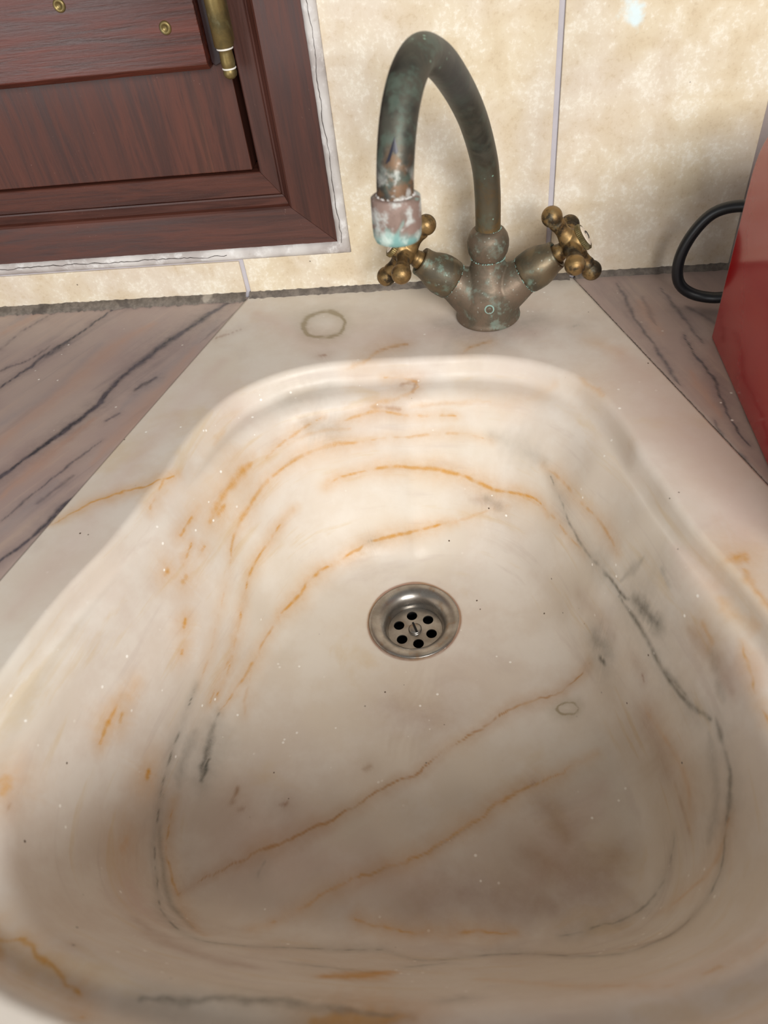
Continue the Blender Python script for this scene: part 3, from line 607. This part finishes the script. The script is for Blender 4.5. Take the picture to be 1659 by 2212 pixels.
rail = mesh_obj('rail', *(lambda x0, x1, zc: ([(x0, .0139, zc), (x1, .0139, zc), (x0, .0045, zc), (x1, .0045, zc), (x0, 0, zc + .0042), (x1, 0, zc + .0042), (x0, 0, zc + .11), (x1, 0, zc + .11), (x0, .0045, zc + .114), (x1, .0045, zc + .114), (x0, .0139, zc + .114), (x1, .0139, zc + .114)],
    [(0, 1, 3, 2), (2, 3, 5, 4), (4, 5, 7, 6), (6, 7, 9, 8), (8, 9, 11, 10), (10, 11, 1, 0), (0, 2, 4, 6, 8, 10), (1, 11, 9, 7, 5, 3)]))(OX0 + .09, -.1895, .1716), M['wood_rail'], shutter, smooth=False)
b = rail.modifiers.new('edge', 'BEVEL'); b.width = .0006; b.segments = 2
for sx, sz in ((-.2795, .2179), (-.2122, .1993), (-.36, .238), (-.44, .2179)):
    mm = axis_matrix((sx, 0, sz), (0, -1, 0))
    lathe('screw', [(.0042, -.001), (.0042, .0002), (.0037, .0011), (.0022, .0014), (.0020, .0006), (0, .0006)], M['hinge'], shutter, 24, mm)
hx, hy = -.1738, -.0040
h = lathe('hinge', [(0, .186), (.0060, .186), (.0067, .1868), (.0067, .2450), (.0060, .246), (0, .246)], M['hinge'], win, 36, Matrix.Translation((hx, hy, 0)))
lathe('finial', [(0, .1665), (.0025, .1669), (.0042, .1684), (.0048, .1702), (.0045, .1722), (.0041, .1730), (.0046, .1742), (.0049, .1775), (.0045, .1825), (.0047, .1843), (.0054, .1852), (.0054, .1862), (0, .1862)], M['hinge'], h, 32, Matrix.Translation((hx, hy, 0)))
for z, r in ((.1732, .00455), (.1851, .00545)):
    lathe('filler_ring', [(r - .0006, z - .0005), (r + .0001, z - .0005), (r + .0003, z), (r + .0001, z + .0005), (r - .0006, z + .0005)], M['white'], h, 32, Matrix.Translation((hx, hy, 0)))
prism('hinge_leaf_and_shade', [(-.1890, .1745), (-.1865, .1722), (-.1800, .1745), (-.1800, .245), (-.1890, .245)], .0085, .0139, M['rail_shade'], shutter, .0005)  # dark strip painted in for the shade between rail end and hinge
prism('hinge_leaf_and_shade', rect(-.1735, -.1700, .186, .245), -.004, .0125, M['hinge'], win)  # brass leaf of the hinge

# ------------------------------------------------------------------ marble sink
XC,YC=-.0625,-.2275
RIM=[(0,-.1075),(.03,-.1077),(.06,-.1085),(.092,-.1185),(.1225,-.1415),(.139,-.175),(.148,-.22),(.159,-.259),(.167,-.287),(.182,-.320),(.191,-.352),(.198,-.385),(.203,-.415),(.202,-.445),(.192,-.472),(.168,-.495),(.135,-.511),(.09,-.521),(.045,-.527),(0,-.529)]
SHO=[(0,-.131),(.05,-.132),(.09,-.143),(.115,-.168),(.1285,-.199),(.148,-.252),(.160,-.295),(.172,-.335),(.178,-.37),(.180,-.40),(.178,-.43),(.170,-.456),(.147,-.480),(.10,-.497),(.05,-.504),(0,-.506)]
FLO=[(0,-.168),(.04,-.171),(.07,-.185),(.09,-.21),(.105,-.25),(.118,-.285),(.130,-.32),(.143,-.365),(.148,-.395),(.145,-.42),(.132,-.438),(.105,-.448),(.06,-.453),(0,-.455)]
SLAB=[(-.2017,0),(.069,0),(.267,-.60),(-.3697,-.60)]
def radial(half,th):
    """radius about the waste centre of a symmetric outline, at angles th (0 = +x)"""
    p=np.array(half);q=np.concatenate([p,np.stack([-p[::-1,0],p[::-1,1]],1)[1:-1]])
    a=np.arctan2(q[:,1]-YC,q[:,0]);r=np.hypot(q[:,0],q[:,1]-YC)
    o=np.argsort(a);a,r=a[o],r[o]
    a=np.concatenate([a-2*np.pi,a,a+2*np.pi]);r=np.tile(r,3)
    g=np.linspace(-np.pi,np.pi,1441)[:-1];rg=np.interp(g,a,r)
    k=np.exp(-.5*(np.arange(-40,41)/10.)**2);k/=k.sum()
    rg=np.convolve(np.concatenate([rg[-40:],rg,rg[:40]]),k,'valid')
    return np.interp((th+np.pi)%(2*np.pi)-np.pi,np.append(g,np.pi),np.append(rg,rg[0]))
def slab_r(th):
    d=np.stack([np.cos(th),np.sin(th)],1);best=np.full(len(th),9.);n=len(SLAB)
    for i in range(n):
        a=np.array(SLAB[i])-(XC,YC);b=np.array(SLAB[(i+1)%n])-(XC,YC);e=b-a
        den=d[:,0]*e[1]-d[:,1]*e[0]
        with np.errstate(all='ignore'):
            t=(a[0]*e[1]-a[1]*e[0])/den;s=(a[0]*d[:,1]-a[1]*d[:,0])/den
        ok=(t>0)&(s>-1e-6)&(s<1+1e-6);best=np.where(ok&(t<best),t,best)
    return best
RD=.0335;ZD=-.1565;ZF=-.147;ZS=-.0185
def profile(th,dens=1.0):
    """(r,z) arrays [ring,angle] of the basin section, from the waste hole out to the slab edge"""
    r0,r1,rf,ro=radial(RIM,th),radial(SHO,th),radial(FLO,th),slab_r(th)
    one=np.ones_like(th)
    C=[(RD*one,ZD*one),(rf,ZF*one),(r1,ZS*one),(r0-.005,-.0145*one),(r0,0*one),(ro,0*one)]
    L=[0,.020,.010,.005,.005,0];cnt=[95,26,70,26,14,14,3,14,30]
    cnt=[max(2,int(c*dens)) for c in cnt]
    segs=[];ends=[]
    for i in range(6):
        if L[i]==0: ends.append((C[i],C[i]));continue
        p=np.array(C[i])
        def to(q,l):
            v=np.array(q)-p;n=np.hypot(*v);return p+v/n*np.minimum(l,n*.49)
        ends.append((to(C[i-1],L[i]),to(C[i+1],L[i])))
    R=[];Z=[];k=0
    for i in range(5):
        a,b=np.array(ends[i][1]),np.array(ends[i+1][0])
        n=cnt[2*i if 2*i<len(cnt) else -1]
        for t in np.linspace(0,1,n,endpoint=False):
            R.append(a[0]+(b[0]-a[0])*t);Z.append(a[1]+(b[1]-a[1])*t)
        if i<4:
            a,b,m=np.array(ends[i+1][0]),np.array(ends[i+1][1]),np.array(C[i+1]);n=cnt[2*i+1]
            for t in np.linspace(0,1,n,endpoint=False):
                q=a*(1-t)**2+2*m*t*(1-t)+b*t*t;R.append(q[0]);Z.append(q[1])
    R.append(ro);Z.append(0*one)
    return np.array(R),np.array(Z)

NA = 1700
th = np.linspace(-np.pi, np.pi, NA, endpoint=False)
RR, ZZ = profile(th, 1.35)
# skirt at the outer edge and the sleeve of the waste hole
RR = np.concatenate([RR[:1], RR, RR[-1:] + .0004, RR[-1:]]); ZZ = np.concatenate([ZZ[:1] - .014, ZZ, ZZ[-1:] - .0012, ZZ[-1:] - .03])
nr = RR.shape[0]
Vs = np.stack([XC + RR * np.cos(th), YC + RR * np.sin(th), ZZ], 2)
# the stone was dressed by hand: gentle unevenness inside the bowl
ins = np.clip(-Vs[..., 2] / .03, 0, 1)
Vs[..., 2] += ins * .0007 * (np.sin(Vs[..., 0] * 70 + 1) * np.sin(Vs[..., 1] * 60) + .5 * np.sin(Vs[..., 0] * 150 + Vs[..., 1] * 110))
Vs = Vs.reshape(-1, 3)
i, j = np.meshgrid(np.arange(nr - 1), np.arange(NA), indexing='ij'); j2 = (j + 1) % NA
Q = np.stack([i * NA + j, (i + 1) * NA + j, (i + 1) * NA + j2, i * NA + j2], -1).reshape(-1, 4)
sink = quad_mesh('marble_sink', Vs, Q, M['marble'])
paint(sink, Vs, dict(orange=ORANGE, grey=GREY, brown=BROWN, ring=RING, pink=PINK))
tag(sink, 'cream and pink marble sink slab with rounded trapezoid bowl and ochre veins', 'sink')

# ------------------------------------------------------------------ counters either side
def counter(name, side, dark, tan, haze, label):
    seam = (lambda y: -.2017 + .28 * y) if side < 0 else (lambda y: .069 - .33 * y)
    gap = .0006 if side < 0 else .0014
    far = -.80 if side < 0 else .72
    nu, nv = 300, 300
    t = np.linspace(0, 1, nu) ** 1.8; y = -np.linspace(0, 1, nv) ** 1.25 * .60
    Y = np.repeat(y[None], nu, 0); X0 = seam(Y) + side * gap; X = X0 + (far - X0) * t[:, None]
    zt = np.full_like(X, -.0008 if side < 0 else -.0004)
    lip = np.exp(-((X - X0) * side / .0008)); zt -= .0006 * lip
    V = np.stack([X, Y, zt], 2).reshape(-1, 3)
    i, j = np.meshgrid(np.arange(nu - 1), np.arange(nv - 1), indexing='ij')
    Q = np.stack([i * nv + j, (i + 1) * nv + j, (i + 1) * nv + j + 1, i * nv + j + 1], -1).reshape(-1, 4)
    if side < 0: Q = Q[:, ::-1]
    # underside rim so that the slab has thickness
    loop = list(range(nv)) + [k * nv + nv - 1 for k in range(1, nu)] + [(nu - 1) * nv + k for k in range(nv - 2, -1, -1)] + [k * nv for k in range(nu - 2, 0, -1)]
    base = len(V); low = V[loop].copy(); low[:, 2] = -.03; V = np.concatenate([V, low]); m = len(loop)
    Qs = np.array([(loop[k], loop[(k + 1) % m], base + (k + 1) % m, base + k) for k in range(m)])
    if side > 0: Qs = Qs[:, ::-1]
    o = quad_mesh(name, V, np.concatenate([Q, Qs]), M['counter' if side < 0 else 'counter_right'])
    flat = V.copy(); flat[:, 2] = 0
    paint(o, flat, dict(dark=dark, tan=tan, haze=haze), .0008)
    return tag(o, label, 'countertop')
counter('marble_worktop', -1, LEFT_DARK, LEFT_TAN, LEFT_GREY, 'mauve grey marble counter with long dark diagonal streaks under the shutter')
counter('marble_worktop', 1, RIGHT_DARK, RIGHT_TAN, [], 'brownish marble counter slab carrying the red appliance')
# grit in the seam beside the right slab
n = 420; V = []; F = []
for k in range(n):
    y = -.004 - .5 * (k / n); x = .069 - .33 * y + .0007 + random.uniform(-.0003, .0003); r = random.uniform(.0003, .0008); z = -.0004
    b = len(V); V += [(x - r, y, z), (x, y - r * 1.6, z), (x + r, y, z), (x, y + r * 1.6, z), (x, y, z + r * .8)]
    F += [(b, b + 1, b + 4), (b + 1, b + 2, b + 4), (b + 2, b + 3, b + 4), (b + 3, b, b + 4)]
gr = mesh_obj('seam_grit', V, F, M['gunk']); gr['kind'] = 'stuff'; tag(gr, 'dark crumbly grit in the seam between sink slab and right counter', 'grit')

# ------------------------------------------------------------------ waste fitting
drain = tag(empty('sink_drain', (XC, YC, ZD)), 'round steel sink drain with six holes and slotted centre screw', 'drain')
lathe('flange', [(.0333, -.0015), (.0350, -.0004), (.0352, .0004), (.0348, .0010), (.0335, .0013), (.0305, .0010), (.0280, .0002), (.0258, -.0012), (.0238, -.0034), (.0224, -.0065), (.0216, -.0100), (.0213, -.0125), (.0213, -.014)], M['steel'], drain, 96)
def strainer():
    bm = bmesh.new(); edges = []
    def ring(cx, cy, r, n, z):
        vs = [bm.verts.new((cx + r * math.cos(2 * math.pi * k / n), cy + r * math.sin(2 * math.pi * k / n), z)) for k in range(n)]
        return [bm.edges.new((vs[k], vs[(k + 1) % n])) for k in range(n)]
    edges += ring(0, 0, .0212, 72, 0)
    for k in range(6):
        a = math.radians(103 + 60 * k); edges += ring(.0135 * math.cos(a), .0135 * math.sin(a), .0042, 24, 0)
    bmesh.ops.triangle_fill(bm, use_beauty=True, edges=edges)
    g = bmesh.ops.extrude_face_region(bm, geom=bm.faces[:]); bmesh.ops.translate(bm, verts=[v for v in g['geom'] if isinstance(v, bmesh.types.BMVert)], vec=(0, 0, -.0012))
    bmesh.ops.recalc_face_normals(bm, faces=bm.faces)
    me = bpy.data.meshes.new('strainer'); bm.to_mesh(me); bm.free(); me.materials.append(M['steel'])
    o = link(bpy.data.objects.new('strainer', me), drain); o.location.z = -.0125; return o
strainer()
scr = lathe('screw', [(0, .0016), (.003, .0015), (.0046, .0011), (.0052, .0004), (.0053, -.001), (.0072, -.0011), (.0074, -.0025)], M['steel'], drain, 40, Matrix.Translation((0, 0, -.0115)))
sl = prism('slot', rect(-.0049, .0049, -.0008, .0008), 0, .0007, M['black'], scr)
sl.rotation_euler = (math.radians(90), 0, math.radians(112)); sl.location = (0, 0, -.0097)
lathe('tail_pipe', [(.0221, -.0135), (.0215, -.05), (0, -.05)], M['black'], drain, 48)

# ------------------------------------------------------------------ tap
TX, TY = 0.0, -.052
tap = tag(empty('mixer_tap', (TX, TY, 0)), 'corroded bronze mixer tap with swan-neck spout and two cross handles', 'tap')
def valve_axis(s):
    t, psi = ((.6644, -.025) if s < 0 else (.6208, -.0834))
    return Vector((s * math.cos(t) * math.cos(psi), math.cos(t) * math.sin(psi), math.sin(t))), (.0105 if s < 0 else .0140)
chunks = [lathe_data([(0, 0), (.0243, 0), (.0246, .0012), (.0243, .0030), (.0238, .0045), (.0236, .0120), (.0232, .0180), (.0212, .0270), (.0168, .0350), (.0138, .0400), (.0124, .0450), (.0120, .0500), (0, .0500)], 64)]
for s in (-1, 1):
    a, z0 = valve_axis(s)
    chunks.append(lathe_data([(0, .004), (.0205, .002), (.0190, .012), (.0160, .024), (.0140, .031), (.0135, .0345), (0, .0345)], 48, axis_matrix((0, 0, z0), a)))
chunks = [([Vector((v[0], v[1], max(v[2], .0002))) for v in vv], ff) for vv, ff in chunks]     # nothing below the slab
body = fuse('body', chunks, M['bronze'], tap, .0007, 6)
mm = axis_matrix((.0002, -.0226, .0185), (0, -1, .12))
lathe('grub_screw_collar', [(.0024, -.002), (.0036, -.001), (.0036, .0002), (.0031, .0005), (.0026, .0002), (.0025, -.001)], M['crust'], body, 28, mm)
lathe('grub_screw', [(.0023, -.002), (.0023, .0002), (.0014, .0007), (0, .0008)], M['bronze'], body, 24, mm)
col = lathe('collar', [(0, .0485), (.0122, .0485), (.0128, .0500), (.0142, .0530), (.0150, .0570), (.0150, .0610), (.0140, .0650), (.0118, .0685), (.0100, .0700), (0, .0700)], M['bronze'], tap, 64)
def crumbs(name, r, n, mat, parent, m, size=.0006, arc=(0, 6.283)):
    """little crust of verdigris caught in a joint"""
    V, F = [], []
    for k in range(n):
        a = arc[0] + (arc[1] - arc[0]) * random.random(); p = m @ Vector((r * math.cos(a), r * math.sin(a), random.gauss(0, size * .4))); s = size * random.uniform(.5, 1.3); b = len(V)
        V += [p + Vector(d) * s for d in ((1, 0, 0), (-1, 0, 0), (0, 1, 0), (0, -1, 0), (0, 0, 1), (0, 0, -1))]
        F += [(b + q[0], b + q[1], b + q[2]) for q in ((0, 2, 4), (2, 1, 4), (1, 3, 4), (3, 0, 4), (2, 0, 5), (1, 2, 5), (3, 1, 5), (0, 3, 5))]
    o = mesh_obj(name, V, F, mat, parent); o['kind'] = 'stuff'; return o
crumbs('verdigris_crust', .0124, 110, M['crust'], col, Matrix.Translation((0, 0, .0485)), .0005)
crumbs('verdigris_crust', .0092, 40, M['crust'], col, Matrix.Translation((0, 0, .0698)), .0005, (-1.4, .3))
# swan neck
phi = math.radians(-106.8); dirv = np.array([math.cos(phi), math.sin(phi), 0])
SZ = [(0, .066), (0, .078), (.0012, .0960), (.0082, .1185), (.0300, .1490), (.0555, .1735), (.0850, .1955), (.1060, .2065), (.1215, .2110), (.1370, .2085), (.1495, .2010), (.1585, .1905), (.1650, .1770), (.1680, .1660), (.1690, .1560)]
path = catmull([dirv * s_ + np.array([0, 0, z_]) for s_, z_ in SZ], .0022)
Vt, Ft = sweep_data(path, .0089, 40)
sp = mesh_obj('spout', Vt, Ft, M['spout'], tap)
cum = np.concatenate([[0], np.cumsum(np.linalg.norm(np.diff(path, axis=0), axis=1))]); cum /= cum[-1]
at = sp.data.attributes.new('along', 'FLOAT', 'POINT'); at.data.foreach_set('value', np.repeat(cum, 40).astype(np.float32))
end = Vector(path[-1]); ed = Vector(path[-1] - path[-6]).normalized()
ae = lathe('aerator', [(.0088, .0085), (.0112, .0085), (.0120, .0078), (.0121, .0030), (.0121, -.0060), (.0118, -.0100), (.0108, -.0125), (.0092, -.0133), (.0088, -.0120), (.0085, -.006), (0, -.006)], M['scale'], sp, 56)
ae.matrix_local = axis_matrix(end, -ed)
crumbs('limescale_crust', .0090, 90, M['plaster'], ae, Matrix.Translation((0, 0, .0086)), .0006)
# little arrow-shaped nick on the front of the spout
k = int(.895 * len(path)); p = Vector(path[k]); nrm = Vector((.0, -.86, .5)).normalized(); t = Vector(path[k + 2] - path[k - 2]).normalized(); nrm = (nrm - t * nrm.dot(t)).normalized(); sd = t.cross(nrm); q = p + nrm * .0085
pts2 = [(-.0050, 0), (.0010, -.0020), (.0022, -.0010), (.0008, .0004), (.0050, .0016), (.0064, .0036)]
V = [q + t * a + sd * b_ - nrm * (b_ * b_ / .0178) for a, b_ in pts2]; V = [v + nrm * .0007 for v in V] + [v - nrm * .0012 for v in V]
mesh_obj('nick', V, [(0, 1, 2, 3), (0, 3, 4, 5), (0, 6, 7, 1), (1, 7, 8, 2), (2, 8, 9, 3), (3, 9, 10, 4), (4, 10, 11, 5), (5, 11, 6, 0)], plain('nick_blue_black', lin(36, 36, 48), .4), sp, smooth=False)

def valve(s):
    a, z0 = valve_axis(s); A = axis_matrix((0, 0, z0), a)
    dc, df, db, al0, L = (.0759, .0875, .0631, -.1675, .0272) if s < 0 else (.0728, .0835, .0603, -.0889, .0270)
    bon = lathe('valve_bonnet', [(0, .0335), (.0138, .0335), (.0146, .0350), (.0150, .0395), (.0149, .0440), (.0141, .0485), (.0126, .0525), (.0112, .0555), (.0106, .0585), (.0105, db - .0010), (.0101, db), (.0084, db), (.0080, db - .005), (0, db - .005)], M['valve'], tap, 56, A)
    crumbs('verdigris_crust', .0140, 70, M['crust'], bon, A @ Matrix.Translation((0, 0, .0336)), .0004)
    ch = [lathe_data([(0, db - .004), (.0068, db - .004), (.0066, db + .002), (.0058, db + .0042), (.0062, dc - .0062), (.0085, dc - .0020), (.0093, dc + .002), (.0090, dc + .006), (.0082, df - .0030), (0, df - .0030)], 40, A)]
    e1 = Vector((0, 0, 1)); e1 = (e1 - a * e1.dot(a)).normalized(); e2 = e1.cross(a)
    if e2.y < 0: e2 = -e2
    c = Vector((0, 0, z0)) + a * dc
    for k in range(4):
        d = e1 * math.cos(al0 + k * math.pi / 2) + e2 * math.sin(al0 + k * math.pi / 2)
        pr = [(0, 0), (.0072, .0), (.0068, .006), (.0056, .0100), (.0049, .0130), (.0050, .0165), (.0058, .0200)]
        for q in range(9):
            u = math.radians(-42 + 132 * q / 8); pr.append((.0073 * math.cos(u), L - .0005 + .0073 * math.sin(u)))
        pr[-1] = (0, pr[-1][1]); ch.append(lathe_data(pr, 36, axis_matrix(c, d)))
    h = fuse('cross_handle', ch, M['brass'], tap, .0005, 5)
    # knurled rim and porcelain button
    pr = []; n = 88; V = []; F = []
    for z, r in ((df - .0036, .0078), (df - .0034, .0092), (df - .0008, .0092), (df - .0002, .0086), (df + .0001, .0076)):
        for k in range(n):
            rr = r + (.00032 if (k % 2) and abs(r - .0092) < 1e-6 else 0); V.append(A @ Vector((rr * math.cos(2 * math.pi * k / n), rr * math.sin(2 * math.pi * k / n), z)))
    for q in range(4):
        for k in range(n): F.append((q * n + k, q * n + (k + 1) % n, (q + 1) * n + (k + 1) % n, (q + 1) * n + k))
    mesh_obj('knurled_rim', V, F, M['hinge'], h, smooth=False)
    btn = lathe('index_button', [(.0077, df - .0012), (.0076, df - .0001), (.0060, df + .0006), (.003, df + .0009), (0, df + .0010)], M['porcelain'], h, 44, A)
    # printed letter C
    cu = []; u0 = e1; u1 = a.cross(e1)
    ctr = Vector((0, 0, z0)) + a * (df + .00105)
    for k in range(22):
        w_ = math.radians(50 + 260 * k / 21); cu.append(ctr + (u0 * math.sin(w_) + u1 * math.cos(w_)) * .0027)
    V, F = sweep_data(cu, [.00022 + .00022 * math.sin(math.pi * k / 21) for k in range(22)], 8)
    mesh_obj('printed_letter', V, F, M['ink'], h)
valve(-1); valve(1)

# ------------------------------------------------------------------ red appliance and its cord
app = tag(empty('red_appliance', (.30, -.25, 0)), 'glossy red countertop appliance with black cord, standing beside the tiled wall', 'appliance')
def at(o, x, y, z): return Vector((x - .30, y + .25, z))
AX0, AX1, AY0, AY1, AH = .1556, .36, -.33, -.0975, .150
prof = []                                              # side outline in (y, z), rounded at the top corners
for cy, cz, r, a0, a1 in ((AY1 - .001, .001, .001, -90, 0), (AY1 - .034, AH - .040, .034, 0, 90), (AY0 + .034, AH - .040, .034, 90, 180), (AY0 + .003, .003, .003, 180, 270)):
    for q in range(13):
        u = math.radians(a0 + (a1 - a0) * q / 12); prof.append((cy + r * math.cos(u), cz + (r * math.sin(u) if a0 not in (0, 90) else r * 1.18 * math.sin(u))))
n = len(prof); V = []; F = []
for x in (AX0, AX1): V += [at(0, x, y, z) for y, z in prof]
F = [tuple(range(n)), tuple(range(n, 2 * n))[::-1]] + [(k, n + k, n + (k + 1) % n, (k + 1) % n) for k in range(n)]
ab = mesh_obj('housing', V, F, M['red'], app, smooth=False)
b = ab.modifiers.new('edge', 'BEVEL'); b.width = .0012; b.segments = 3; b.limit_method = 'ANGLE'; b.angle_limit = math.radians(40)
V, F = box_data(AX0 + .0006, AX1 - .002, AY1 - .0006, AY1 + .0012, .003, AH - .045)
mesh_obj('back_plate', [at(0, *v) for v in V], F, M['grey'], app, smooth=False)
cpts = [(.215, -.094, .060), (.200, -.078, .068), (.1860, -.066, .0748), (.1690, -.058, .0762), (.1530, -.0535, .0705), (.1420, -.052, .0555), (.1365, -.052, .0370), (.1385, -.053, .0205), (.1480, -.055, .0115), (.1620, -.060, .0095), (.1760, -.068, .0140), (.200, -.080, .0190), (.240, -.084, .0120), (.300, -.076, .0046), (.45, -.060, .0046), (.60, -.055, .0046)]
Vt, Ft = sweep_data([at(0, *p) for p in catmull(cpts, .003)], .0040, 20)
mesh_obj('power_cord', Vt, Ft, M['rubber'], app)
